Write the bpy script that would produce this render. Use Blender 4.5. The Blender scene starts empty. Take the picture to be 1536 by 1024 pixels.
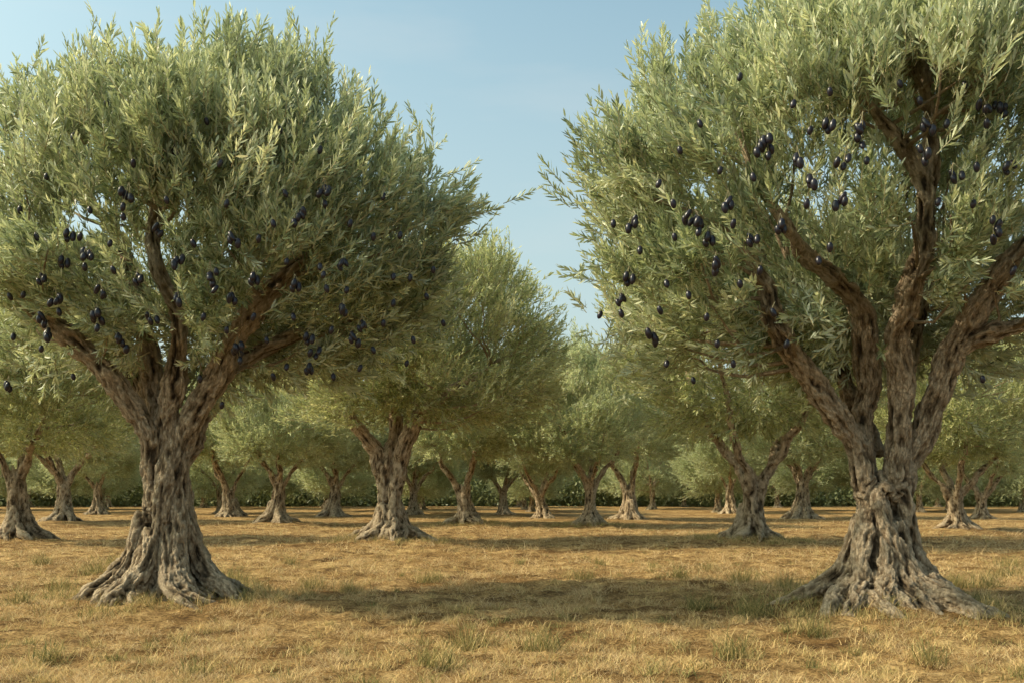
import bpy, math, numpy as np
from mathutils import kdtree, Vector
F=1493.3; HOR=735.0; CH=1.5
scene=bpy.context.scene
col=scene.collection

# ---------------------------------------------------------------- noise
def _h(i,j,k,s):
    n=(i*73856093)^(j*19349663)^(k*83492791)^(s*265443576)
    n=n & 0xffffffff
    n=((n^(n>>13))*1274126177)&0xffffffff
    n=n^(n>>16)
    n=(n*668265261)&0xffffffff
    n=n^(n>>15)
    return n/4294967296.0
def vnoise(p,s=0):
    p=np.asarray(p,float); f=np.floor(p); i=f.astype(np.int64); t=p-f; t=t*t*(3-2*t)
    x,y,z=i[:,0],i[:,1],i[:,2]; u,v,w=t[:,0],t[:,1],t[:,2]
    def L(a,b,c): return a+(b-a)*c
    return L(L(L(_h(x,y,z,s),_h(x+1,y,z,s),u),L(_h(x,y+1,z,s),_h(x+1,y+1,z,s),u),v),
             L(L(_h(x,y,z+1,s),_h(x+1,y,z+1,s),u),L(_h(x,y+1,z+1,s),_h(x+1,y+1,z+1,s),u),v),w)
def fbm(p,s=0,o=4):
    p=np.asarray(p,float); a=0.5; r=0; tot=0
    for k in range(o):
        r=r+a*vnoise(p*(2.03**k)+17.3*k,s+k); tot+=a; a*=0.5
    return r/tot

# ---------------------------------------------------------------- mesh helper
def build_mesh(name,V,loops,starts,smooth=False,mats=None,matidx=None,attrs=None):
    me=bpy.data.meshes.new(name)
    V=np.asarray(V,np.float32)
    me.vertices.add(len(V)); me.vertices.foreach_set('co',V.ravel())
    me.loops.add(len(loops)); me.loops.foreach_set('vertex_index',np.asarray(loops,np.int32))
    me.polygons.add(len(starts)); me.polygons.foreach_set('loop_start',np.asarray(starts,np.int32))
    if matidx is not None: me.polygons.foreach_set('material_index',np.asarray(matidx,np.int32))
    me.polygons.foreach_set('use_smooth',np.full(len(starts),smooth,dtype=bool))
    me.update(calc_edges=True)
    for k,a in (attrs or {}).items():
        a=np.asarray(a,np.float32)
        if a.ndim==1:
            at=me.attributes.new(k,'FLOAT','POINT'); at.data.foreach_set('value',a)
        else:
            at=me.attributes.new(k,'FLOAT_VECTOR','POINT'); at.data.foreach_set('vector',a.ravel())
    for m in (mats or []): me.materials.append(m)
    return me

# ---------------------------------------------------------------- materials
def newmat(name):
    m=bpy.data.materials.new(name); m.use_nodes=True
    nt=m.node_tree; nt.nodes.clear()
    return m,nt,nt.nodes,nt.links
def ramp(N,stops):
    r=N.new('ShaderNodeValToRGB'); e=r.color_ramp.elements
    e[0].position=stops[0][0]; e[0].color=(*stops[0][1],1)
    e[1].position=stops[-1][0]; e[1].color=(*stops[-1][1],1)
    for p,c in stops[1:-1]:
        q=e.new(p); q.color=(*c,1)
    return r
def mixc(N,L,a,b,f,mode='MIX'):
    m=N.new('ShaderNodeMix'); m.data_type='RGBA'; m.blend_type=mode
    for s,i in ((a,6),(b,7),(f,0)):
        if hasattr(s,'default_value') or hasattr(s,'links'): L.new(s,m.inputs[i])
        else: m.inputs[i].default_value=s if i==0 else (*s,1)
    return m.outputs[2]

def leaf_mat(name,stops,back,trans):
    m,nt,N,L=newmat(name)
    at=N.new('ShaderNodeAttribute'); at.attribute_name='leafvar'
    r=ramp(N,stops); L.new(at.outputs['Fac'],r.inputs[0])
    geo=N.new('ShaderNodeNewGeometry')
    c=mixc(N,L,r.outputs[0],back,0.0)
    mx=c.node; mul=N.new('ShaderNodeMath'); mul.operation='MULTIPLY'; mul.inputs[1].default_value=0.65
    L.new(geo.outputs['Backfacing'],mul.inputs[0]); L.new(mul.outputs[0],mx.inputs[0])
    b=N.new('ShaderNodeBsdfPrincipled'); L.new(c,b.inputs['Base Color'])
    b.inputs['Roughness'].default_value=0.45; b.inputs['Specular IOR Level'].default_value=0.45
    t=N.new('ShaderNodeBsdfTranslucent')
    tc=mixc(N,L,r.outputs[0],(1.0,1.0,0.60),1.0,'MULTIPLY')
    g=N.new('ShaderNodeGamma'); g.inputs[1].default_value=0.72; L.new(tc,g.inputs[0]); L.new(g.outputs[0],t.inputs[0])
    ms=N.new('ShaderNodeMixShader'); ms.inputs[0].default_value=trans
    L.new(b.outputs[0],ms.inputs[1]); L.new(t.outputs[0],ms.inputs[2])
    o=N.new('ShaderNodeOutputMaterial'); L.new(ms.outputs[0],o.inputs[0])
    return m
LEAF=leaf_mat('olive_leaf',[(0.0,(0.095,0.13,0.062)),(0.35,(0.275,0.33,0.17)),(0.7,(0.53,0.57,0.35)),(1.0,(0.88,0.86,0.60))],(0.64,0.68,0.51),0.34)
LEAFM=leaf_mat('olive_leaf_haze_mid',[(0.0,(0.16,0.20,0.085)),(0.4,(0.37,0.41,0.185)),(0.75,(0.58,0.58,0.30)),(1.0,(0.80,0.75,0.43))],(0.58,0.61,0.40),0.42)  # mid rows: lower-contrast leaf copy with slight distance haze put into the colour
LEAFH=leaf_mat('olive_leaf_haze_far',[(0.0,(0.22,0.28,0.15)),(0.4,(0.39,0.44,0.24)),(0.75,(0.54,0.57,0.33)),(1.0,(0.70,0.68,0.42))],(0.56,0.60,0.42),0.42)  # paler leaf copy: aerial haze of further rows painted into the colour
LEAFX=leaf_mat('olive_leaf_haze_farthest',[(0.0,(0.25,0.30,0.17)),(0.4,(0.38,0.43,0.25)),(0.75,(0.50,0.54,0.33)),(1.0,(0.61,0.61,0.39))],(0.50,0.54,0.37),0.45)  # flattest leaf copy: haze over the furthest rows painted into the colour
LEAFD=leaf_mat('olive_leaf_dark',[(0.0,(0.12,0.145,0.055)),(0.5,(0.20,0.23,0.10)),(1.0,(0.34,0.35,0.17))],(0.24,0.26,0.13),0.25)  # darker, duller green leaf used for the far mass

def bark_mat():
    m,nt,N,L=newmat('olive_bark')
    at=N.new('ShaderNodeAttribute'); at.attribute_name='barkco'
    cav=N.new('ShaderNodeAttribute'); cav.attribute_name='cavity'
    tc=N.new('ShaderNodeTexCoord')
    mp=N.new('ShaderNodeMapping'); mp.inputs['Scale'].default_value=(1,1,.3); L.new(tc.outputs['Object'],mp.inputs[0])
    n1=N.new('ShaderNodeTexNoise'); n1.inputs['Scale'].default_value=30; n1.inputs['Detail'].default_value=10; n1.inputs['Roughness'].default_value=0.78
    L.new(at.outputs['Vector'],n1.inputs['Vector'])
    n4=N.new('ShaderNodeTexNoise'); n4.inputs['Scale'].default_value=50; n4.inputs['Detail'].default_value=7; n4.inputs['Roughness'].default_value=0.78
    L.new(mp.outputs[0],n4.inputs['Vector'])
    n2=N.new('ShaderNodeTexVoronoi'); n2.feature='DISTANCE_TO_EDGE'; n2.inputs['Scale'].default_value=42
    wv=N.new('ShaderNodeVectorMath'); wv.operation='MULTIPLY_ADD'; wv.inputs[1].default_value=(.05,.05,.05); L.new(n4.outputs['Color'],wv.inputs[0]); L.new(at.outputs['Vector'],wv.inputs[2])
    L.new(wv.outputs[0],n2.inputs['Vector'])
    n3=N.new('ShaderNodeTexNoise'); n3.inputs['Scale'].default_value=3.2; n3.inputs['Detail'].default_value=4
    L.new(tc.outputs['Object'],n3.inputs['Vector'])
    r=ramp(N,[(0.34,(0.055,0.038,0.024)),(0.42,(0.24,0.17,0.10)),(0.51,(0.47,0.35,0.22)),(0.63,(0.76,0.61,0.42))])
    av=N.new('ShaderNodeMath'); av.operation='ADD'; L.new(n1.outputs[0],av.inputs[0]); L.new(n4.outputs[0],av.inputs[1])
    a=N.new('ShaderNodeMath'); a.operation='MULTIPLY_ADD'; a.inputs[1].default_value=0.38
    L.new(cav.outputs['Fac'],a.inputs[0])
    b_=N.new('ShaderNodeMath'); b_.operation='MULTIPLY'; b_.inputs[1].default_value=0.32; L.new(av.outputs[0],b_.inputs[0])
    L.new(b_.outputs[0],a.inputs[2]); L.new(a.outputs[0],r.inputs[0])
    mm=N.new('ShaderNodeMapRange'); mm.inputs[2].default_value=0.10; L.new(n2.outputs['Distance'],mm.inputs[0])
    crack=N.new('ShaderNodeMapRange'); crack.inputs[2].default_value=.04; crack.inputs[3].default_value=.5; L.new(n2.outputs['Distance'],crack.inputs[0])
    ck=N.new('ShaderNodeCombineColor')
    for k in range(3): L.new(crack.outputs[0],ck.inputs[k])
    rc=mixc(N,L,r.outputs[0],ck.outputs[0],1.0,'MULTIPLY')
    c=mixc(N,L,rc,(0.36,0.29,0.195),0.0)
    mr=N.new('ShaderNodeMapRange'); mr.inputs[1].default_value=0.45; mr.inputs[2].default_value=0.7; mr.inputs[4].default_value=0.3
    L.new(n3.outputs[0],mr.inputs[0]); L.new(mr.outputs[0],c.node.inputs[0])
    p=N.new('ShaderNodeBsdfPrincipled'); L.new(c,p.inputs['Base Color']); p.inputs['Roughness'].default_value=0.9; p.inputs['Specular IOR Level'].default_value=0.15
    ad=N.new('ShaderNodeMath'); ad.operation='MULTIPLY_ADD'; ad.inputs[1].default_value=0.4; L.new(mm.outputs[0],ad.inputs[0]); L.new(av.outputs[0],ad.inputs[2])
    bp=N.new('ShaderNodeBump'); bp.inputs['Strength'].default_value=1.0; bp.inputs['Distance'].default_value=0.045
    L.new(ad.outputs[0],bp.inputs['Height']); L.new(bp.outputs[0],p.inputs['Normal'])
    o=N.new('ShaderNodeOutputMaterial'); L.new(p.outputs[0],o.inputs[0])
    return m
BARK=bark_mat()
def simple(name,c,rough=0.6,spec=0.3,vary=0.3,scale=8):
    m,nt,N,L=newmat(name)
    tc=N.new('ShaderNodeTexCoord'); n=N.new('ShaderNodeTexNoise'); n.inputs['Scale'].default_value=scale; L.new(tc.outputs['Object'],n.inputs['Vector'])
    r=ramp(N,[(0.3,tuple(x*(1-vary) for x in c)),(0.7,tuple(min(1,x*(1+vary)) for x in c))]); L.new(n.outputs[0],r.inputs[0])
    p=N.new('ShaderNodeBsdfPrincipled'); L.new(r.outputs[0],p.inputs['Base Color']); p.inputs['Roughness'].default_value=rough; p.inputs['Specular IOR Level'].default_value=spec
    o=N.new('ShaderNodeOutputMaterial'); L.new(p.outputs[0],o.inputs[0]); return m
TWIG=simple('olive_twig',(0.36,0.32,0.19))
OLIVE=simple('black_olive_skin',(0.012,0.010,0.018),0.30,0.45,0.6,20)

# ---------------------------------------------------------------- ground height
mounds=[]
def gh(x,y):
    x=np.atleast_1d(np.asarray(x,float)); y=np.atleast_1d(np.asarray(y,float))
    p=np.stack([x*0.22,y*0.22,np.zeros_like(x)],1)
    h=(fbm(p,3,3)-0.5)*0.22*np.clip(y/15.0,0,1)
    h+=(fbm(p*9,5,2)-0.5)*0.06
    for mx,my,a,r in mounds:
        h+=a*np.exp(-((x-mx)**2+(y-my)**2)/(r*r))
    return h
def ghf(x,y):
    h=gh(x,y); x=np.atleast_1d(x); y=np.atleast_1d(y)
    return h+np.where(y<45,(fbm(np.stack([x*4,y*4,x*0],1),9,3)-.5)*.14,0)

# ---------------------------------------------------------------- tubes
def catmull(P,R,step):
    P=np.asarray(P,float); R=np.asarray(R,float)
    P=np.vstack([2*P[0]-P[1],P,2*P[-1]-P[-2]]); R=np.concatenate([[R[0]],R,[R[-1]]])
    out=[];ro=[]
    for i in range(1,len(P)-2):
        n=max(2,int(np.linalg.norm(P[i+1]-P[i])/step))
        t=np.linspace(0,1,n,endpoint=False)[:,None]
        a,b,c,d=P[i-1],P[i],P[i+1],P[i+2]
        out.append(0.5*((2*b)+(-a+c)*t+(2*a-5*b+4*c-d)*t**2+(-a+3*b-3*c+d)*t**3))
        ro.append(R[i]+(R[i+1]-R[i])*t[:,0])
    out.append(P[-2][None]); ro.append(np.array([R[-2]]))
    return np.vstack(out),np.concatenate(ro)
class Tubes:
    def __init__(s): s.V=[];s.loops=[];s.starts=[];s.nv=0;s.nl=0;s.sk=[];s.uo=0; s.bark=[]
    def add(s,P,R,segs=10,step=0.12,wob=0.0,seed=0):
        P,R=catmull(P,R,step)
        if wob>0:
            u=np.arange(len(P))*step
            q=np.stack([u*2.2,np.full_like(u,seed*3.1),np.zeros_like(u)],1)
            off=np.stack([vnoise(q,11)-.5,vnoise(q,12)-.5,(vnoise(q,13)-.5)*0.5],1)*2*wob
            w=np.clip(u/0.5,0,1)[:,None]; P=P+off*w
            R=R*(0.88+0.28*vnoise(q*1.7,14))
        T=np.gradient(P,axis=0); T/=np.linalg.norm(T,axis=1)[:,None]+1e-9
        n=len(P); A=np.zeros((n,3)); a=np.cross(T[0],[0.3,1,0.1]); a/=np.linalg.norm(a); A[0]=a
        for i in range(1,n):
            a=A[i-1]-T[i]*np.dot(A[i-1],T[i]); A[i]=a/(np.linalg.norm(a)+1e-9)
        B=np.cross(T,A)
        th=np.linspace(0,2*np.pi,segs,endpoint=False)
        ring=P[:,None]+R[:,None,None]*(np.cos(th)[None,:,None]*A[:,None]+np.sin(th)[None,:,None]*B[:,None])
        s.V.append(ring.reshape(-1,3)); U=np.concatenate([[0],np.cumsum(np.linalg.norm(np.diff(P,axis=0),axis=1))])+s.uo
        bc=np.stack([np.broadcast_to(R[:,None]*np.cos(th),(n,segs)),np.broadcast_to(R[:,None]*np.sin(th),(n,segs)),np.broadcast_to(U[:,None]*0.3,(n,segs))],2)
        s.bark.append(bc.reshape(-1,3))
        i=np.arange(n-1)[:,None]*segs; j=np.arange(segs)[None]; j2=(j+1)%segs
        q=np.stack([i+j,i+j2,i+segs+j2,i+segs+j],2).reshape(-1,4)+s.nv
        s.loops.append(q.ravel()); s.starts.append(np.arange(len(q))*4+s.nl); s.nl+=len(q)*4
        c0=np.arange(segs)[::-1]+s.nv; c1=np.arange(segs)+(n-1)*segs+s.nv
        s.loops+= [c0,c1]; s.starts.append(np.array([s.nl,s.nl+segs])); s.nl+=2*segs
        s.nv+=n*segs
        for k in range(n): s.sk.append((P[k],T[k],A[k],B[k],U[k],R[k]))
        s.uo+=U[-1]-s.uo+3.7
        return P,R
    def arrays(s): return np.vstack(s.V),np.concatenate(s.loops),np.concatenate(s.starts)

def make_trunk(name,limbs,fork,R,nroots,voxel,seed,targets,lean=(0,0),rootlen=(2.7,4.4),flat=1.0,flare=1.0):
    r=np.random.default_rng(seed); tb=Tubes()
    n=6; tw=r.uniform(0.45,0.75)*(1 if seed%2 else -1)
    cx=lambda z:np.array([lean[0]*z/fork,lean[1]*z/fork])
    tb.add([[0,0,-0.3],[*cx(fork*.4),fork*.4],[*cx(fork),fork-.2]],[R*1.0,R*.38,R*.22],12,0.15)
    for i in range(n):
        a0=2*np.pi*i/n+r.uniform(-.25,.25); P=[];RR=[]; kf=r.uniform(.88,1.14); ft=fork+r.uniform(-.1,.45)
        for z,k in ((-.2,1.80*flare),(0.08,1.50*flare),(0.32,1.14*flare),(0.8,.82),(1.35,.66),(fork*.88,.60),(ft,.42)):
            a=a0+tw*z+r.uniform(-.24,.24); kk=k*R*r.uniform(.90,1.12)*(kf if z<1 else 1); c=cx(max(z,0))
            P.append([c[0]+kk*np.cos(a),c[1]+kk*np.sin(a)*flat,z]); RR.append(R*(.42 if z<.5 else .31)*r.uniform(.72,1.25))
        RR[-1]=R*.10
        tb.add(P,RR,10,0.1)
    for i in range(nroots):
        a=2*np.pi*i/nroots+r.uniform(-.3,.3); ln=R*r.uniform(*rootlen); rr=R*r.uniform(.22,.48)
        da=r.uniform(-.40,.40); hh=r.uniform(.7,1.35)
        def pt(k,z,da_): return [k*np.cos(a+da_),k*np.sin(a+da_),z]
        tb.add([pt(R*.8,R*2.5*hh,0),pt(R*1.15*flare,R*1.35*hh,0),pt(R*1.75,R*.55*hh,da*.2),pt((R*1.75+ln)/2,R*.08,da*.6),pt(ln,-.18,da)],
               [rr*.8,rr*1.2,rr*1.25,rr*1.0,rr*.5],9,0.08,0.05,seed*7+i)
        if r.random()<.35:
            tb.add([pt(R*1.5,R*.4*hh,da*.2),pt((R*1.6+ln)/2,R*.03,da*.6+.3),pt(ln*.86,-.16,da+.5)],[rr*.7,rr*.6,rr*.3],8,0.08,0.05,seed*9+i)
    limbpts=[]
    for li,(P,RR) in enumerate(limbs):
        p,q=tb.add(P,RR,10,0.1,0.07,seed*13+li); limbpts.append(p)
    V,Lp,S=tb.arrays()
    me=build_mesh('tmp',V,Lp,S); ob=bpy.data.objects.new('tmp',me); col.objects.link(ob)
    md=ob.modifiers.new('r','REMESH'); md.mode='VOXEL'; md.voxel_size=voxel
    sm=ob.modifiers.new('s','SMOOTH'); sm.factor=0.5; sm.iterations=1 if voxel<.02 else 2
    dg=bpy.context.evaluated_depsgraph_get(); me2=bpy.data.meshes.new_from_object(ob.evaluated_get(dg))
    bpy.data.objects.remove(ob)
    nv=len(me2.vertices); co=np.zeros(nv*3,np.float32); me2.vertices.foreach_get('co',co); co=co.reshape(-1,3).astype(float)
    no=np.zeros(nv*3,np.float32); me2.vertices.foreach_get('normal',no); no=no.reshape(-1,3)
    kd=kdtree.KDTree(len(tb.sk))
    for i,k in enumerate(tb.sk): kd.insert(Vector(k[0]),i)
    kd.balance()
    idx=np.array([kd.find(Vector(c))[1] for c in co])
    SP=np.array([k[0] for k in tb.sk]);ST=np.array([k[1] for k in tb.sk]);SA=np.array([k[2] for k in tb.sk]);SB=np.array([k[3] for k in tb.sk]);SU=np.array([k[4] for k in tb.sk]);SR=np.array([k[5] for k in tb.sk])
    d=co-SP[idx]
    bc=np.stack([(d*SA[idx]).sum(1),(d*SB[idx]).sum(1),(SU[idx]+(d*ST[idx]).sum(1))*0.3],1)
    w=np.clip(SR[idx]/0.12,0.25,1.0)
    rid=1-np.abs(2*fbm(bc*11.0,21,3)-1)*2.4
    fine=fbm(bc*38.0,31,3)-.5
    fine2=fbm(co*np.array([34,34,12.]),51,2)-.5
    big=fbm(co*np.array([3.6,3.6,1.1]),41,3)-.5
    dd=(rid-.5)*0.040*w+fine*0.045*w+fine2*.025*w+big*0.11*w
    co=co+no*dd[:,None]
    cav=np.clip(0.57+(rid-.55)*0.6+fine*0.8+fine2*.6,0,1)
    npol=len(me2.polygons); st=np.zeros(npol,np.int32); me2.polygons.foreach_get('loop_start',st)
    lv=np.zeros(len(me2.loops),np.int32); me2.loops.foreach_get('vertex_index',lv)
    t2=Tubes(); allp=np.vstack(limbpts)
    for i,t in enumerate(targets):
        t=np.asarray(t); cost=np.linalg.norm(allp-t,axis=1)+np.maximum(0,allp[:,2]-t[2]+.3)*2
        s=allp[np.argmin(cost)]; m=(s+t)/2+r.normal(0,.12,3)+np.array([0,0,-.08])
        rad=min(.045,0.012+.011*np.linalg.norm(t-s))
        t2.add([s,m,t],[rad,rad*.7,rad*.3],6,0.25,0.08,i)
    V2,L2,S2=t2.arrays()
    V=np.vstack([co,V2]); Lp=np.concatenate([lv,L2+len(co)]); S=np.concatenate([st,S2+len(lv)])
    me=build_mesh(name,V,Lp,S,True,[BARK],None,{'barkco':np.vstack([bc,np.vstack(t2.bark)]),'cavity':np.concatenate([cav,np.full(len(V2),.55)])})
    bpy.data.meshes.remove(me2)
    return me

# ---------------------------------------------------------------- crown
UP=np.array([0,0,1.0])
def norm(a): return a/(np.linalg.norm(a,axis=-1,keepdims=True)+1e-9)
def sil_fn(C,pts):
    pts=np.asarray(pts,float)-np.asarray(C); a=np.arctan2(pts[:,1],pts[:,0]); rr=np.hypot(pts[:,0],pts[:,1])
    o=np.argsort(a); a=a[o]; rr=rr[o]
    a=np.concatenate([a-2*np.pi,a,a+2*np.pi]); rr=np.tile(rr,3)
    return lambda x: np.interp(x,a,rr)
def crown_clumps(C,Rf,D,M,seed,inner=0.45,dist=None,top=.62):
    r=np.random.default_rng(seed)
    pts=[]
    while len(pts)<M:
        b=r.uniform(-1,1,3); q=np.linalg.norm(b)
        if q>1: continue
        if q<inner or (q<0.68 and r.random()<.6): continue
        if pts and len(pts)<M*.9 and min(np.linalg.norm(np.array(pts)-b,axis=1))<0.12: continue
        pts.append(b)
    B=np.array(pts); ph=np.arctan2(B[:,2],B[:,0]); s=np.hypot(B[:,0],B[:,2]); R=Rf(ph)
    jag=np.clip((fbm(np.stack([ph*4.2,B[:,1]*3.5,ph*0],1),seed,2)-.5)*3,-1,1)
    k=np.maximum(0.3,(R-0.32-top*np.clip(np.sin(ph),0,1)+jag*.36)/R)
    if dist:
        k=k*np.where((B[:,1]<0)&(B[:,2]>0),1+B[:,1]*D/dist*1.35,1)
    P=np.stack([C[0]+s*R*k*np.cos(ph),B[:,1]*(D-.3),C[1]+s*R*k*np.sin(ph)],1)
    return P,B
def make_crown(name,C,Rf,D,clumps,B,tw_per,K,leaf,seed,mat,hires=True,hide=None,twl=(0.20,0.42),spread=0.215,zmin=1.9,holes=None,eye=None):
    r=np.random.default_rng(seed); M=len(clumps); N=M*tw_per
    ci=np.repeat(np.arange(M),tw_per)
    csz=r.uniform(.65,1.35,M)
    # some clumps on the upper surface are narrow upright plumes
    plume=((B[:,2]>.10)&(np.linalg.norm(B,axis=1)>.72)&(r.random(M)<.40))
    pm=plume[ci][:,None]
    sp=np.where(pm,np.array([[.12,.12,.28]])*spread/.215,spread*csz[ci][:,None]*np.array([[1,1,.85]]))
    P=clumps[ci]+r.normal(0,1,(N,3))*sp+np.where(pm,UP*.08,0)
    core=np.array([C[0],0,C[1]-1.3]); o=norm(P-core)
    low=np.clip((-B[ci,2]-0.25)*1.8,0,1)[:,None]
    cd=r.normal(0,.28,(M,3))[ci]
    D_=norm(o*np.where(pm,.45,.90)+UP*(np.where(pm,1.0,.62)-0.58*low)+cd+r.normal(0,.36,(N,3)))
    Ln=r.uniform(*twl,N)*r.uniform(.8,1.45,M)[ci]
    keep=np.ones(N,bool)
    keep&=P[:,2]+np.minimum(0,D_[:,2]*Ln)>zmin+.35*np.sin(P[:,0]*2.3+seed)
    mid=P+D_*Ln[:,None]*.5
    if hide is not None:
        # gaps in the foliage through which the limbs show
        tx,td,tz=eye; k=td/(td+mid[:,1]); mx=(mid[:,0]+tx)*k-tx; mz=(mid[:,2]-tz)*k+tz
        for Q,hw in hide:
            kq=td/(td+Q[:,1]); qx=(Q[:,0]+tx)*kq-tx; qz=(Q[:,2]-tz)*kq+tz
            dd2=(mx[:,None]-qx[None])**2+(mz[:,None]-qz[None])**2; j=dd2.argmin(1)
            dm=np.sqrt(dd2.min(1))
            bad=(dm<hw*r.uniform(.6,1.3,N))&(mid[:,1]<Q[j,1]+.1)
            keep&=~bad
    if holes is not None:
        for q in holes:
            e=np.array([-tx,-td,tz]); ax=norm(e-q); v=mid-q; al=v@ax; perp=np.linalg.norm(v-al[:,None]*ax,axis=1)
            keep&=~((al>0)&(perp<.21))
    P=P[keep];D_=D_[keep];Ln=Ln[keep];ci=ci[keep];N=len(P)
    curv=(r.uniform(0,.25,N)*Ln)[:,None]
    cv=r.normal(0,.13,M)[ci]+r.normal(0,.07,N)
    s=(np.linspace(.06,1,K)[None]+r.uniform(-.02,.02,(N,K)))
    Tn=norm(D_[:,None]+UP*(2*curv[:,None]*s[...,None]/Ln[:,None,None]))
    pos=P[:,None]+D_[:,None]*(Ln[:,None]*s)[...,None]+UP*(curv[:,None]*(s**2)[...,None])
    a=np.cross(D_,np.array([0.31,0.12,0.2])+r.normal(0,.5,(N,3))); a=norm(a); b=np.cross(D_,a)
    az=(np.arange(K)//2*(np.pi/2)+np.arange(K)%2*np.pi)[None]+r.normal(0,.3,(N,K))+r.uniform(0,6.28,(N,1))
    rad=np.cos(az)[...,None]*a[:,None]+np.sin(az)[...,None]*b[:,None]
    ang=(np.radians(50)-np.radians(33)*s**1.5)+r.normal(0,.15,(N,K))
    ld=norm(Tn*np.cos(ang)[...,None]+rad*np.sin(ang)[...,None]+r.normal(0,.07,(N,K,3)))
    ln=leaf*r.uniform(.65,1.2,(N,K))*(1.05-.3*s**2)*np.clip(.6+s*1.3,0,1)
    nn=Tn-ld*(Tn*ld).sum(-1,keepdims=True)+r.normal(0,.35,(N,K,3)); nn=norm(nn-ld*(nn*ld).sum(-1,keepdims=True))
    sd=np.cross(ld,nn)
    pos=pos.reshape(-1,3);ld=ld.reshape(-1,3);nn=nn.reshape(-1,3);sd=sd.reshape(-1,3);ln=ln.ravel(); n=len(ln)
    w=ln*r.uniform(.078,.115,n)*(1 if hires else 1.2)
    bend=r.uniform(-.08,.08,n)*ln
    var=np.clip(.34+np.repeat(cv,K)+r.normal(0,.18,n)+.30*s.ravel()**3,0,1)
    if hires:
        al=[0,.3,.3,.7,.7,1]; hw=[0,-1,1,-.82,.82,0]
        face=np.array([0,2,1, 1,2,4,3, 3,4,5]); fs=np.array([0,3,7]); nl=10
    else:
        al=[0,.45,.45,1]; hw=[0,-1.1,1.1,0]; face=np.array([0,2,3,1]); fs=np.array([0]); nl=4
    m=len(al)
    V=np.stack([pos+ld*(ln*al[i])[:,None]+sd*(w*hw[i])[:,None]-nn*(bend*al[i]**2)[:,None] for i in range(m)],1).reshape(-1,3)
    Lp=(np.arange(n)[:,None]*m+face[None]).ravel(); S=(np.arange(n)[:,None]*nl+fs[None]).ravel()
    mi=np.zeros(len(S),int)
    sv=[0,.5,1]; rv=np.array([.006,.0045,.0015])*(1 if hires else 1.5)
    TV=[]
    for q,rr in zip(sv,rv):
        c=P+D_*(Ln*q)[:,None]+UP*(curv*q*q)
        for k in range(3):
            t=k*2.094; TV.append(c+(a*math.cos(t)+b*math.sin(t))*rr)
    TV=np.stack(TV,1).reshape(-1,3)
    tf=[]
    for l in (0,3):
        for k in range(3): tf+=[l+k,l+(k+1)%3,l+3+(k+1)%3,l+3+k]
    tf=np.array(tf)
    TL=(np.arange(N)[:,None]*9+tf[None]).ravel()+len(V); TS=np.arange(N*6)*4+len(Lp)
    var=np.concatenate([np.repeat(var,m),np.full(len(TV),.5)])
    V=np.vstack([V,TV]); mi=np.concatenate([mi,np.ones(len(TS),int)])
    return build_mesh(name,V,np.concatenate([Lp,TL]),np.concatenate([S,TS]),False,[mat,TWIG],mi,{'leafvar':var})

# ---------------------------------------------------------------- objects
def empty(name,loc,label,cat,group):
    e=bpy.data.objects.new(name,None); e.empty_display_size=.3; col.objects.link(e); e.location=loc
    e['label']=label; e['category']=cat
    if group: e['group']=group
    return e
def part(name,me,par,loc=(0,0,0)):
    o=bpy.data.objects.new(name,me); col.objects.link(o); o.parent=par; o.location=loc; return o
GROUP='olive trees planted in the grove'
def place(px,py):
    d=F*CH/(py-HOR); return (px-768)*d/F,d

def olive_mesh(n,seed):
    r=np.random.default_rng(seed); V=[];Lp=[];S=[];mi=[];nv=0;nl=0
    nu,nw=10,8
    for i in range(n):
        az=r.uniform(0,6.28); off=np.array([math.cos(az),math.sin(az),0])*(0.042 if n>1 else 0)*r.uniform(.4,1.6)
        c=off+np.array([0,0,-.04-i*.038*r.uniform(.5,1.3)])
        ra=.036*r.uniform(.85,1.12); rz=ra*r.uniform(1.45,1.75); tilt=r.normal(0,.2,2)
        pts=[]
        for j in range(nw+1):
            t=math.pi*j/nw
            for k in range(nu):
                p=2*math.pi*k/nu; z=rz*math.cos(t); x=ra*math.sin(t)*math.cos(p); y=ra*math.sin(t)*math.sin(p)
                pts.append([x+z*tilt[0]+c[0],y+z*tilt[1]+c[1],z+c[2]])
        V+=pts
        for j in range(nw):
            for k in range(nu):
                Lp+=[nv+j*nu+k,nv+(j+1)*nu+k,nv+(j+1)*nu+(k+1)%nu,nv+j*nu+(k+1)%nu]; S.append(nl); nl+=4; mi.append(0)
        nv+=len(pts)
        top=c+np.array([tilt[0]*rz,tilt[1]*rz,rz]); e=np.array([0,0.03,.075])
        for q in (top,e):
            for k in range(3): V.append(list(q+np.array([math.cos(k*2.094),math.sin(k*2.094),0])*.003))
        for k in range(3): Lp+=[nv+k,nv+(k+1)%3,nv+3+(k+1)%3,nv+3+k]; S.append(nl); nl+=4; mi.append(1)
        nv+=6
    return build_mesh('olive_bunch',V,Lp,S,True,[OLIVE,TWIG],mi)
BUN={n:[olive_mesh(n,n*10+k) for k in range(3)] for n in (1,2,3,4,5,6)}

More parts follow.
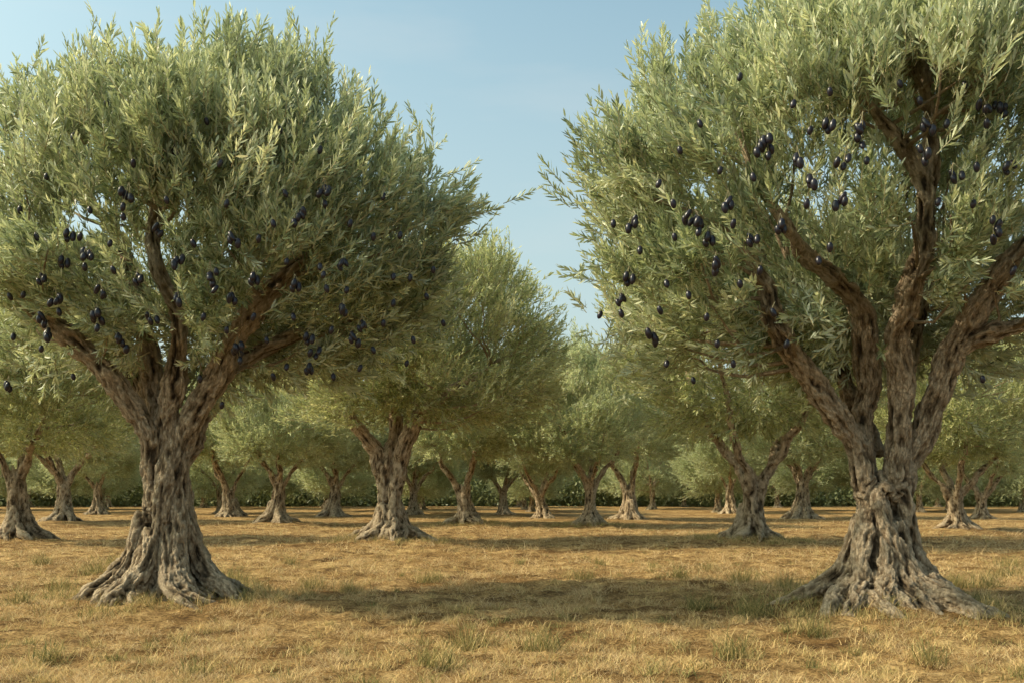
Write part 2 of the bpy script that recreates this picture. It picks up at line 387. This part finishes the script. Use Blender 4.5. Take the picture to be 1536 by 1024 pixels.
def near_tree(bx,by,C,sil,D,limbs_px,fork,R,seed,M,tw_per,label,olives,hidew,lean=(0,0),flat=1.0,nroots=15,ws=.80,flare=1.0,top=.72,rootlen=(2.8,4.6),zmin=1.9):
    x,d=place(bx,by); ppm=F/d
    loc=lambda px,py:((px-bx)/ppm,(by-py)/ppm)
    Cl=loc(*C); Rf=sil_fn(Cl,[loc(*p) for p in sil])
    cl,B=crown_clumps(Cl,Rf,D,M,seed,dist=d,top=top)
    limbs=[];hide=[]
    for pts,vis in limbs_px:
        P=[[loc(a,b)[0],yy,loc(a,b)[1]] for a,b,yy,w in pts]; W=[w/ppm/2*ws for a,b,yy,w in pts]
        limbs.append((P,W))
        if vis:
            Q,_=catmull(P[:vis],W[:vis],.12); hide.append((Q,hidew))
    r=np.random.default_rng(seed); tg=cl[r.choice(len(cl),110,replace=False)]
    gz0=float(gh(x,d)[0])-.03
    e=empty('olive_tree',(x,d,gz0),label,'tree',GROUP)
    part('trunk',make_trunk('trunk',limbs,fork,R,nroots,.014,seed,tg,lean,rootlen,flat=flat,flare=flare),e)
    ol=[]
    for i,(ox,oy,n) in enumerate(olives):
        lx,lz=loc(ox,oy); ph=math.atan2(lz-Cl[1],lx-Cl[0]); s=min(.97,math.hypot(lx-Cl[0],lz-Cl[1])/float(Rf(ph)))
        yy=-(D-.12)*math.sqrt(1-s*s)*r.uniform(.88,.97)
        dd=d+yy; ol.append(((ox-768)*dd/F-x,yy,CH+(HOR-oy)*dd/F-gz0,n))
    part('crown',make_crown('crown',Cl,Rf,D,cl,B,tw_per,22,.138,seed+5,LEAF,True,hide,zmin=zmin,holes=[np.array(o[:3]) for o in ol],eye=(x,d,CH-gz0)),e)
    for i,(a,b,c,n) in enumerate(ol):
        o=part('olive_bunch',BUN[min(6,n+(1 if n>1 else 0))][i%3],e,(a,b,c)); o.rotation_euler=(0,0,i*1.7)
    return e

trees=[(585,815),(1125,814),(885,789),(700,787),(415,786),(26,812),(1435,797),(95,784),(345,774),(500,774),(147,770),(815,776),(755,771),(943,779),(1203,776),(1095,769),(1472,778),(620,772)]
for p in [(250,900),(1320,915)]+trees[:8]:
    x,d=place(*p); mounds.append((x,d,.16,1.4))

L_ol=[(110,200,1),(310,177,1),(262,217,3),(190,283,4),(135,310,1),(120,350,1),(130,372,4),(92,385,2),(65,410,2),(85,440,4),(35,437,1),(15,440,1),(75,493,2),(62,518,1),(182,500,3),(145,465,4),(185,320,1),(235,337,2),(340,300,1),(265,383,3),(318,402,4),(388,353,1),(378,410,2),(450,312,3),(487,277,4),(485,407,1),(515,387,2),(490,428,1),(515,457,2),(473,520,2),(357,514,4),(340,490,1),(590,410,1),(600,348,1),(665,480,1),(540,547,1),(497,490,1),(462,545,2),(333,603,1),(300,563,1),(430,387,1),(545,480,2),(620,505,1),(12,572,2),(428,285,1),(420,190,1),(575,480,1),(480,395,1),(615,412,1),(250,295,1),(150,430,2),(305,470,1),(400,505,1),(228,470,2),(560,350,1),(100,345,2),(210,410,2),(55,350,1),(165,360,1),(290,360,1),(410,330,1),(350,440,2),(440,470,1),(20,500,1),(110,560,1),(575,290,1),(525,330,1),(640,440,1),(380,470,1),(60,470,2),(440,420,2),(200,240,1),(350,350,2),(520,430,1),(170,400,1),(270,440,2),(610,540,1),(560,520,1),(500,560,1),(650,400,1),(430,545,1),(590,450,1),(160,150,1),(330,240,1),(480,220,1),(70,260,1),(30,310,1),(530,500,2),(460,500,2),(410,560,1)]
near_tree(250,900,(320,335),[(708,310),(696,250),(655,190),(605,145),(555,120),(510,108),(480,60),(440,42),(400,62),(355,30),(315,60),(270,42),(235,95),(190,92),(140,118),(90,100),(30,150),(-30,200),(-70,280),(-80,390),(-60,480),(0,575),(100,555),(200,550),(290,600),(400,595),(480,590),(560,575),(650,540),(698,440),(706,370)],
 2.85,
 [([(240,770,0,46),(232,680,-.1,42),(195,605,-.3,42),(145,535,-.5,38),(105,508,-.6,30),(60,460,-.8,16)],5),
  ([(244,740,.1,40),(238,630,.15,40),(215,530,.2,38),(190,440,.3,30),(150,340,.4,18)],3),
  ([(254,740,-.1,42),(258,640,-.1,40),(276,510,-.2,36),(248,410,-.3,28),(238,345,-.2,22),(250,230,0,12)],5),
  ([(262,770,0,46),(275,680,-.05,42),(322,590,-.2,44),(385,490,-.4,40),(440,435,-.5,30),(520,380,-.5,16)],5),
  ([(330,580,-.2,34),(375,540,.1,28),(430,512,.3,22),(500,500,.5,14)],3),
  ([(258,720,.2,36),(295,610,.6,34),(330,480,.9,28),(350,350,1.1,18)],0),
  ([(244,720,.2,36),(190,600,.8,32),(120,470,1.2,24)],0)],
 2.2,.345,11,345,31,'old gnarled olive tree with spreading roots and hanging black olives',L_ol,.23,lean=(.02,0),top=.72,rootlen=(2.4,4.1),nroots=15)

R_ol=[(1150,205,4),(1245,132,1),(1292,180,4),(1387,218,3),(1380,145,1),(1475,152,2),(1500,150,3),(1447,122,1),(1435,255,2),(1465,245,1),(1407,297,1),(1493,325,4),(1220,262,2),(1215,190,1),(1265,232,2),(1095,295,2),(1045,322,4),(1030,318,2),(948,325,2),(1012,350,1),(988,270,1),(1070,388,2),(1170,330,2),(1100,330,1),(1245,365,1),(940,410,2),(933,440,2),(932,465,1),(980,495,3),(1160,463,1),(1033,437,1),(1076,510,1),(1228,385,1),(1262,290,2),(1474,563,1),(900,467,1),(1180,510,1),(1040,565,1),(1140,205,3),(1210,300,1),(1300,235,1),(1480,180,1),(1010,300,1),(1080,250,1),(1515,240,2),(1130,260,1),(1060,470,1),(1000,420,1),(960,370,1),(1110,420,1),(1190,150,1),(1420,180,1),(1350,120,1),(1520,400,1),(1140,400,1),(1060,350,2),(1130,350,2),(1390,180,2),(1240,180,2),(990,460,1),(1200,230,2),(1460,300,1),(1050,180,1),(920,330,1),(1100,540,1),(1000,540,1),(1110,110,1),(1020,220,1)]
near_tree(1320,915,(1300,300),[(830,340),(845,260),(868,190),(908,130),(940,120),(975,75),(1010,30),(1060,-30),(1180,-70),(1320,-85),(1480,-70),(1620,-10),(1730,100),(1790,250),(1780,400),(1700,520),(1560,600),(1450,590),(1380,570),(1300,590),(1200,600),(1100,600),(1000,565),(905,515),(862,460),(845,400)],
 3.0,
 [([(1312,800,0,44),(1286,710,-.1,46),(1248,645,-.25,42),(1195,588,-.45,37),(1146,520,-.65,33),(1130,460,-.8,27),(1080,400,-.9,14)],6),
  ([(1310,760,.1,40),(1300,660,.1,38),(1300,560,.1,40),(1285,490,-.15,36),(1240,445,-.4,31),(1190,420,-.6,25),(1145,385,-.9,19),(1090,310,-1.0,10)],7),
  ([(1336,760,-.1,44),(1344,650,-.15,42),(1334,560,-.35,40),(1328,480,-.6,38),(1345,390,-.9,34),(1320,320,-1.1,27),(1265,255,-1.3,19),(1200,180,-1.4,10)],7),
  ([(1330,480,-.6,30),(1345,360,-.9,28),(1347,280,-1.0,22),(1335,170,-.9,18),(1320,60,-.5,10)],4),
  ([(1344,780,0,44),(1374,670,-.05,48),(1406,580,-.25,48),(1439,480,-.55,40),(1487,405,-.85,34),(1540,345,-1.0,27),(1600,260,-1.0,14)],6),
  ([(1412,560,-.25,34),(1440,535,-.5,30),(1490,515,-.8,26),(1540,465,-1.0,20),(1620,400,-1.1,12)],4),
  ([(1362,650,.2,36),(1385,560,.4,32),(1410,480,.6,26),(1450,400,.9,18)],3),
  ([(1330,700,.3,36),(1300,580,.8,30),(1240,430,1.2,22)],0)],
 1.5,.325,4,390,30,'tall olive tree with forked sunlit limbs and clusters of black olives',R_ol,.31,lean=(.04,0),nroots=16,flare=.98,rootlen=(2.7,4.6),zmin=2.2,ws=.84)

def limbset(r,fork,n,reach=2.0,top=4.9,w0=1.0):
    out=[];a0=r.uniform(0,6.28)
    for i in range(n):
        a=a0+2*np.pi*i/n+r.uniform(-.3,.3); c,s=math.cos(a),math.sin(a); q=reach*r.uniform(.75,1.2)
        w=r.uniform(.12,.18)*w0; f2=fork+r.uniform(-.15,.25)
        out.append(([[0.06*c,.06*s,fork-.9],[.18*c,.18*s,f2-.1],[.34*q*c,.34*q*s,f2+.65],[.62*q*c,.62*q*s,f2+1.4],[q*c,q*s,top+r.uniform(-.3,.3)]],[w,w,w*.8,w*.6,w*.3]))
    return out
def variant(seed,C,sil,D,limbs,fork,R,M,tw,K,leaf,voxel=.045,zmin=2.5,lean=(0,0)):
    Rf=sil_fn(C,sil); cl,B=crown_clumps(C,Rf,D,M,seed,.4)
    r=np.random.default_rng(seed); tg=cl[r.choice(len(cl),40,replace=False)]
    tr=make_trunk('trunk',limbs,fork,R,11,voxel,seed,tg,lean)
    cr=make_crown('crown',C,Rf,D,cl,B,tw,K,leaf,seed+3,LEAFM,False,None,(.28,.58),.28,zmin)
    return tr,cr
x,d=place(585,815); ppm=F/d; lc=lambda a,b:((a-585)/ppm,(815-b)/ppm)
l3=[([[*((p[0]-585)/ppm,)] + [p[2],(815-p[1])/ppm] for p in q],[p[3]/ppm/2 for p in q]) for q in
    [[(580,760,0,24),(568,700,-.1,24),(545,660,-.3,20),(517,612,-.6,16),(480,560,-.8,10)],
     [(585,740,0,24),(588,670,.1,22),(590,630,.2,18),(578,590,.3,14),(570,520,.4,9)],
     [(590,750,0,24),(605,690,-.1,24),(630,640,-.3,19),(668,607,-.6,15),(740,560,-.8,9)],
     [(590,740,0,26),(610,650,.8,20),(640,560,1.6,12)]]]
tr,cr=variant(23,lc(620,510),[lc(*p) for p in [(855,480),(840,450),(795,415),(748,385),(700,368),(640,370),(560,390),(480,410),(400,460),(370,520),(390,610),(480,650),(560,640),(640,640),(720,660),(790,650),(845,580)]],3.8,l3,2.3,.34,350,28,16,.165,.03,2.7)
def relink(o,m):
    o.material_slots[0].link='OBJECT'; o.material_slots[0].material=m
def add_tree(px,py,tr,cr,label,rot,sc):
    x,d=place(px,py); e=empty('olive_tree',(x,d,float(gh(x,d)[0])-.03),label,'tree',GROUP)
    e.rotation_euler=(0,0,rot); e.scale=(sc,sc,sc*1.0)
    part('trunk',tr,e); c=part('crown',cr,e)
    if d>38: relink(c,LEAFH)  # haze by distance comes from swapping to haze-tinted leaf colours
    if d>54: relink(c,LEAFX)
    return e
add_tree(585,815,tr,cr,'olive tree with wide leaning crown on dry grass',0,1)
VAR=[]
for v in range(7):
    r=np.random.default_rng(100+v); C=(r.uniform(-.5,.5),5.0+r.uniform(-.2,.3)); far=v>4
    if far: C=(C[0],4.2)
    sil=[(C[0]+(4.1+r.uniform(-.8,.5))*math.cos(t),C[1]+((3.3 if math.sin(t)>0 else (3.3 if far else 2.7))+r.uniform(-.5,.3))*math.sin(t)) for t in np.linspace(0,6.28,17)[:-1]]
    fk=r.uniform(1.3,2.3); ln=(r.uniform(-.35,.35),0)
    lim=limbset(r,fk,[4,5,3,4,3,4,3][v],w0=.8 if far else 1)
    for P,_ in lim:
        for p in P: p[0]+=ln[0]*min(1.3,p[2]/fk)
    VAR.append(variant(50+v,C,sil,3.9,lim,fk,r.uniform(.26,.34)*(.72 if far else 1),240,25,14,.185,.045,.9 if far else 2.3,ln))
MID='olive tree with twisted trunk and silvery green crown'
rr=np.random.default_rng(5)
for i,(px,py) in enumerate(trees[1:]):
    v=i%5; rt=rr.uniform(0,6.28); sc=rr.uniform(.88,1.12)
    if i==0: sc=1.12
    if i==4: sc=.92
    add_tree(px,py,*VAR[v],MID if i<8 else 'small olive tree among rows on dry grass',rt,sc)
n=0
for ri,(dd,sp) in enumerate(((68,11),(77,8.5),(88,7.5))):
    w=dd*.58; xs=np.arange(-w,w,sp)+(sp/2 if ri%2 else 0)
    for xx in xs:
        xx+=rr.uniform(-.35,.35)*sp; yy=dd+rr.uniform(-4,4)
        e=empty('olive_tree',(xx,yy,float(gh(xx,yy)[0])-.05),'distant olive tree in a row of the grove','tree',GROUP)
        s=rr.uniform(.75,1.05); e.scale=(s,s,s); e.rotation_euler=(0,0,rr.uniform(0,6.28))
        v=5+n%2
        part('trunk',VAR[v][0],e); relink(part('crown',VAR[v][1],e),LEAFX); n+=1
# far mass of grove
r=np.random.default_rng(77); N=5600
zz=np.where(r.random(N)<.5,r.uniform(-.3,2.6,N),r.uniform(0,6.0,N))
cl=np.stack([r.uniform(-80,80,N),r.uniform(94,110,N),zz],1)
def farmass():
    K=80;n=N*K
    P=np.repeat(cl,K,0)+r.normal(0,1,(n,3))*np.array([1.1,1.0,.6])
    dr=norm(r.normal(0,1,(n,3))+UP*.7); sd=norm(np.cross(dr,r.normal(0,1,(n,3)))); ln=r.uniform(.28,.5,n)[:,None]
    V=np.stack([P,P+dr*ln*.5-sd*ln*.24,P+dr*ln,P+dr*ln*.5+sd*ln*.24],1).reshape(-1,3)
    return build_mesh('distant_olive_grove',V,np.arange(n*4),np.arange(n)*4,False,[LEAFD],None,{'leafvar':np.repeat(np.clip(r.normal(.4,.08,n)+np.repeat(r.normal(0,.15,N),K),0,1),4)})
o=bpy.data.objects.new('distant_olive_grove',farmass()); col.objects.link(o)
o['kind']='stuff'; o['label']='far mass of dark green olive foliage closing the grove'; o['category']='trees'

# ---------------------------------------------------------------- ground
def axis(lo,hi,step,far,g=1.12):
    c=list(np.arange(lo,hi,step)); a=hi;s=step
    while a<far: c.append(a); s*=g; a+=s
    c.append(far)
    return np.array(c)
ys=axis(4,26,.08,2500,1.09); ys=np.concatenate([[-60,-30,-15,-8,-3,0,2],ys])
xp=axis(0,13,.08,2000,1.10); xs=np.concatenate([-xp[::-1][:-1],xp])
X,Y=np.meshgrid(xs,ys); nx,ny=len(xs),len(ys)
Z=ghf(X.ravel(),Y.ravel())
V=np.stack([X.ravel(),Y.ravel(),Z],1)
i=np.arange(ny-1)[:,None]*nx; j=np.arange(nx-1)[None]
q=np.stack([i+j,i+j+1,i+nx+j+1,i+nx+j],2).reshape(-1)
m,nt,Nn,L=newmat('dry_ground')
tc=Nn.new('ShaderNodeTexCoord')
def nz(s,d=6,ro=.6,off=0):
    n=Nn.new('ShaderNodeTexNoise'); n.inputs['Scale'].default_value=s; n.inputs['Detail'].default_value=d; n.inputs['Roughness'].default_value=ro
    L.new(tc.outputs['Object'],n.inputs['Vector']); return n
a1=nz(.5,5); a2=nz(1.7,10,.78); a3=nz(28,7,.75)
r1=ramp(Nn,[(.39,(.18,.105,.045)),(.5,(.44,.28,.12)),(.60,(.70,.485,.235))]); L.new(a2.outputs[0],r1.inputs[0])
r2=ramp(Nn,[(.38,(.30,.27,.22)),(.55,(1,1,1)),(.68,(1.2,1.15,1.0))]); L.new(a3.outputs[0],r2.inputs[0])
c=mixc(Nn,L,r1.outputs[0],r2.outputs[0],1.0,'MULTIPLY')
r3=ramp(Nn,[(.40,(.66,.60,.52)),(.55,(1.05,1.05,1.0))]); L.new(a1.outputs[0],r3.inputs[0])
c=mixc(Nn,L,c,r3.outputs[0],1.0,'MULTIPLY')
p=Nn.new('ShaderNodeBsdfPrincipled'); L.new(c,p.inputs['Base Color']); p.inputs['Roughness'].default_value=.95; p.inputs['Specular IOR Level'].default_value=.1
bp=Nn.new('ShaderNodeBump'); bp.inputs['Strength'].default_value=1; bp.inputs['Distance'].default_value=.07; L.new(a3.outputs[0],bp.inputs['Height']); L.new(bp.outputs[0],p.inputs['Normal'])
oo=Nn.new('ShaderNodeOutputMaterial'); L.new(p.outputs[0],oo.inputs[0])
g=bpy.data.objects.new('ground',build_mesh('ground',V,q,np.arange(len(q)//4)*4,True,[m])); col.objects.link(g)
g['kind']='structure'; g['label']='dry straw covered ground with mottled soil patches'; g['category']='ground'

# ---------------------------------------------------------------- grass
def grass_mat(name,stops):
    m,nt,N,L=newmat(name); at=N.new('ShaderNodeAttribute'); at.attribute_name='leafvar'
    r=ramp(N,stops); L.new(at.outputs['Fac'],r.inputs[0])
    b=N.new('ShaderNodeBsdfPrincipled'); L.new(r.outputs[0],b.inputs['Base Color']); b.inputs['Roughness'].default_value=.7; b.inputs['Specular IOR Level'].default_value=.2
    t=N.new('ShaderNodeBsdfTranslucent'); L.new(r.outputs[0],t.inputs[0]); ms=N.new('ShaderNodeMixShader'); ms.inputs[0].default_value=.3
    L.new(b.outputs[0],ms.inputs[1]); L.new(t.outputs[0],ms.inputs[2]); o=N.new('ShaderNodeOutputMaterial'); L.new(ms.outputs[0],o.inputs[0]); return m
DRY=grass_mat('dry_grass_blades',[(0,(.20,.12,.05)),(.5,(.53,.355,.16)),(.9,(.84,.645,.37)),(1,(.48,.42,.19))])
GRN=grass_mat('green_grass_blades',[(0,(.09,.10,.035)),(.45,(.21,.20,.07)),(.75,(.46,.36,.15)),(1,(.72,.52,.25))])
def blades(name,x,y,hgt,lean,wid,var,mat):
    n=len(x); r=np.random.default_rng(3); z=ghf(x,y)-.004
    a=r.uniform(0,6.28,n); dr=np.stack([np.cos(a)*lean,np.sin(a)*lean,np.ones(n)],1); dr=norm(dr)*hgt[:,None]
    a2=r.uniform(0,6.28,n); sd=np.stack([np.cos(a2),np.sin(a2),np.zeros(n)],1)*wid[:,None]
    P=np.stack([x,y,z],1); bend=np.stack([np.cos(a),np.sin(a),-np.ones(n)*.3],1)*(hgt*.25)[:,None]
    V=np.stack([P-sd,P+sd,P+dr*.55+sd*.7,P+dr*.55-sd*.7,P+dr+bend],1).reshape(-1,3)
    f=np.array([0,1,2,3,3,2,4]); Lp=(np.arange(n)[:,None]*5+f[None]).ravel(); S=(np.arange(n)[:,None]*7+np.array([0,4])).ravel()
    o=bpy.data.objects.new(name,build_mesh(name,V,Lp,S,False,[mat],None,{'leafvar':np.repeat(var,5)})); col.objects.link(o); return o
r=np.random.default_rng(9); n=620000
y=1/(r.uniform(1/60,1/6.5,n)); x=r.uniform(-1,1,n)*(y*.62+1.5)
p=np.stack([x*1.9,y*1.9,x*0],1); dn=fbm(p,55,5); keep=r.random(n)<np.clip((dn-.45)*10,.14,1); x=x[keep];y=y[keep];dn=dn[keep]; n=len(x)
hg=r.uniform(.025,.085,n)*(.6+np.clip((dn-.5)*10,0,2.2))*np.clip(y/12,.8,1.6)
o=blades('dry_grass',x,y,hg,r.uniform(.4,4,n),np.clip(y*.00024,.0022,.008),np.clip(r.normal(.48,.28,n)+(dn-.5)*.6,0,1),DRY)
o['kind']='stuff'; o['label']='matted short dry straw grass over the ground'; o['category']='grass'
tuft=[(140,862,1.2),(90,885,1),(350,875,1.3),(375,885,1),(645,872,1),(875,868,.8),(1020,868,.9),(1115,872,1.1),(1180,885,1.1),(1050,912,.9),(1130,925,1.2),(710,968,1),(815,972,1),(1100,982,.9),(650,1002,.9),(1440,882,1.2),(1480,880,1),(470,882,.8),(525,887,.9),(75,988,.7),(1220,955,.9),(1515,845,1.3),(60,850,1),(170,850,1),(320,868,1),(1240,872,1),(1060,860,.7),(435,850,.6),(900,845,.6),(30,910,.8),(1395,1000,.7),(1510,860,1.2),(780,845,.5),(980,850,.5),(290,1010,.6)]
X=[];Yy=[];H=[];LN=[];VR=[]
for a,b,s in tuft:
    x0,y0=place(a,b); k=int(200*s); q=r.normal(0,.095*s,(k,2))*np.array([1.2,1]); X.append(x0+q[:,0]);Yy.append(y0+q[:,1])
    H.append(r.uniform(.06,.38,k)*s**.5);LN.append(r.uniform(.05,1.2,k));VR.append(np.clip(r.normal(.52,.25,k),0,1))
for k in range(1300):
    y0=1/r.uniform(1/45,1/7.5); x0=r.uniform(-1,1)*(y0*.6); kk=int(r.uniform(8,45)); q=r.normal(0,r.uniform(.03,.07),(kk,2)); g_=r.choice([.92,.75,.5],p=[.6,.26,.14])
    X.append(x0+q[:,0]);Yy.append(y0+q[:,1]);H.append(r.uniform(.04,.15,kk));LN.append(r.uniform(.1,1.3,kk));VR.append(np.clip(r.normal(g_,.15,kk),0,1))
for bx,by in [(250,900),(1320,915)]+trees[:4]:
    x0,y0=place(bx,by)
    for k in range(90):
        a=r.uniform(0,6.28); q0=r.uniform(.7,1.9); kk=int(r.uniform(10,50)); q=r.normal(0,.07,(kk,2))
        X.append(x0+q0*math.cos(a)+q[:,0]);Yy.append(y0+q0*math.sin(a)+q[:,1]);H.append(r.uniform(.05,.24,kk));LN.append(r.uniform(.1,.9,kk));VR.append(np.clip(r.normal(.62,.3,kk),0,1))
X=np.concatenate(X);Yy=np.concatenate(Yy);H=np.concatenate(H)
o=blades('green_grass',X,Yy,H,np.concatenate(LN),np.full(len(X),.0038),np.concatenate(VR),GRN)
o['kind']='stuff'; o['label']='sparse green and straw grass tufts on dry ground'; o['category']='grass'

# ---------------------------------------------------------------- light, sky, camera
sunpos=norm(np.array([-0.72,-0.03,0.66])); el=math.asin(sunpos[2]); az=math.atan2(sunpos[0],sunpos[1])
ld=bpy.data.lights.new('sun','SUN'); ld.energy=4.9; ld.angle=math.radians(1.2); ld.color=(1,.85,.62)
lo=bpy.data.objects.new('sun',ld); col.objects.link(lo); lo.rotation_euler=Vector(sunpos).to_track_quat('Z','Y').to_euler()
w=bpy.data.worlds.new('World'); scene.world=w; w.use_nodes=True; N=w.node_tree.nodes; L=w.node_tree.links; N.clear()
sky=N.new('ShaderNodeTexSky'); sky.sky_type='NISHITA'; sky.sun_disc=False; sky.sun_elevation=el; sky.sun_rotation=az%(2*math.pi)
sky.air_density=1.0; sky.dust_density=4.0; sky.ozone_density=1.0
tc=N.new('ShaderNodeTexCoord'); mp=N.new('ShaderNodeMapping'); mp.inputs['Scale'].default_value=(2,2,9); L.new(tc.outputs['Generated'],mp.inputs[0])
nz_=N.new('ShaderNodeTexNoise'); nz_.inputs['Scale'].default_value=1.6; nz_.inputs['Detail'].default_value=6; L.new(mp.outputs[0],nz_.inputs['Vector'])
mr=N.new('ShaderNodeMapRange'); mr.inputs[1].default_value=.50; mr.inputs[2].default_value=.8; mr.inputs[4].default_value=.28; L.new(nz_.outputs[0],mr.inputs[0])
tint=N.new('ShaderNodeMix'); tint.data_type='RGBA'; tint.blend_type='MULTIPLY'; tint.inputs[0].default_value=1; L.new(sky.outputs[0],tint.inputs[6]); tint.inputs[7].default_value=(1.55,1.78,1.42,1)
mx=N.new('ShaderNodeMix'); mx.data_type='RGBA'; L.new(mr.outputs[0],mx.inputs[0]); L.new(tint.outputs[2],mx.inputs[6]); mx.inputs[7].default_value=(5.6,5.6,5.4,1)
sx=N.new('ShaderNodeSeparateXYZ'); L.new(tc.outputs['Generated'],sx.inputs[0])
hz=N.new('ShaderNodeMapRange'); hz.inputs[1].default_value=0.0; hz.inputs[2].default_value=.46; hz.inputs[3].default_value=.9; hz.inputs[4].default_value=.05; L.new(sx.outputs['Z'],hz.inputs[0])
mh=N.new('ShaderNodeMix'); mh.data_type='RGBA'; L.new(hz.outputs[0],mh.inputs[0]); L.new(mx.outputs[2],mh.inputs[6]); mh.inputs[7].default_value=(4.1,4.75,4.8,1)
bg=N.new('ShaderNodeBackground'); bg.inputs[1].default_value=.15; L.new(mh.outputs[2],bg.inputs[0]); o=N.new('ShaderNodeOutputWorld'); L.new(bg.outputs[0],o.inputs[0])
cd=bpy.data.cameras.new('camera'); cam=bpy.data.objects.new('camera',cd); col.objects.link(cam); cam.location=(0,0,CH); cam.rotation_euler=(math.pi/2,0,0)
cd.lens=35; cd.sensor_width=36; cd.shift_y=(HOR-512)/1536; cd.clip_end=5000; cd.clip_start=.1
scene.camera=cam
scene.view_settings.view_transform='Standard'; scene.view_settings.look='None'; scene.view_settings.exposure=0
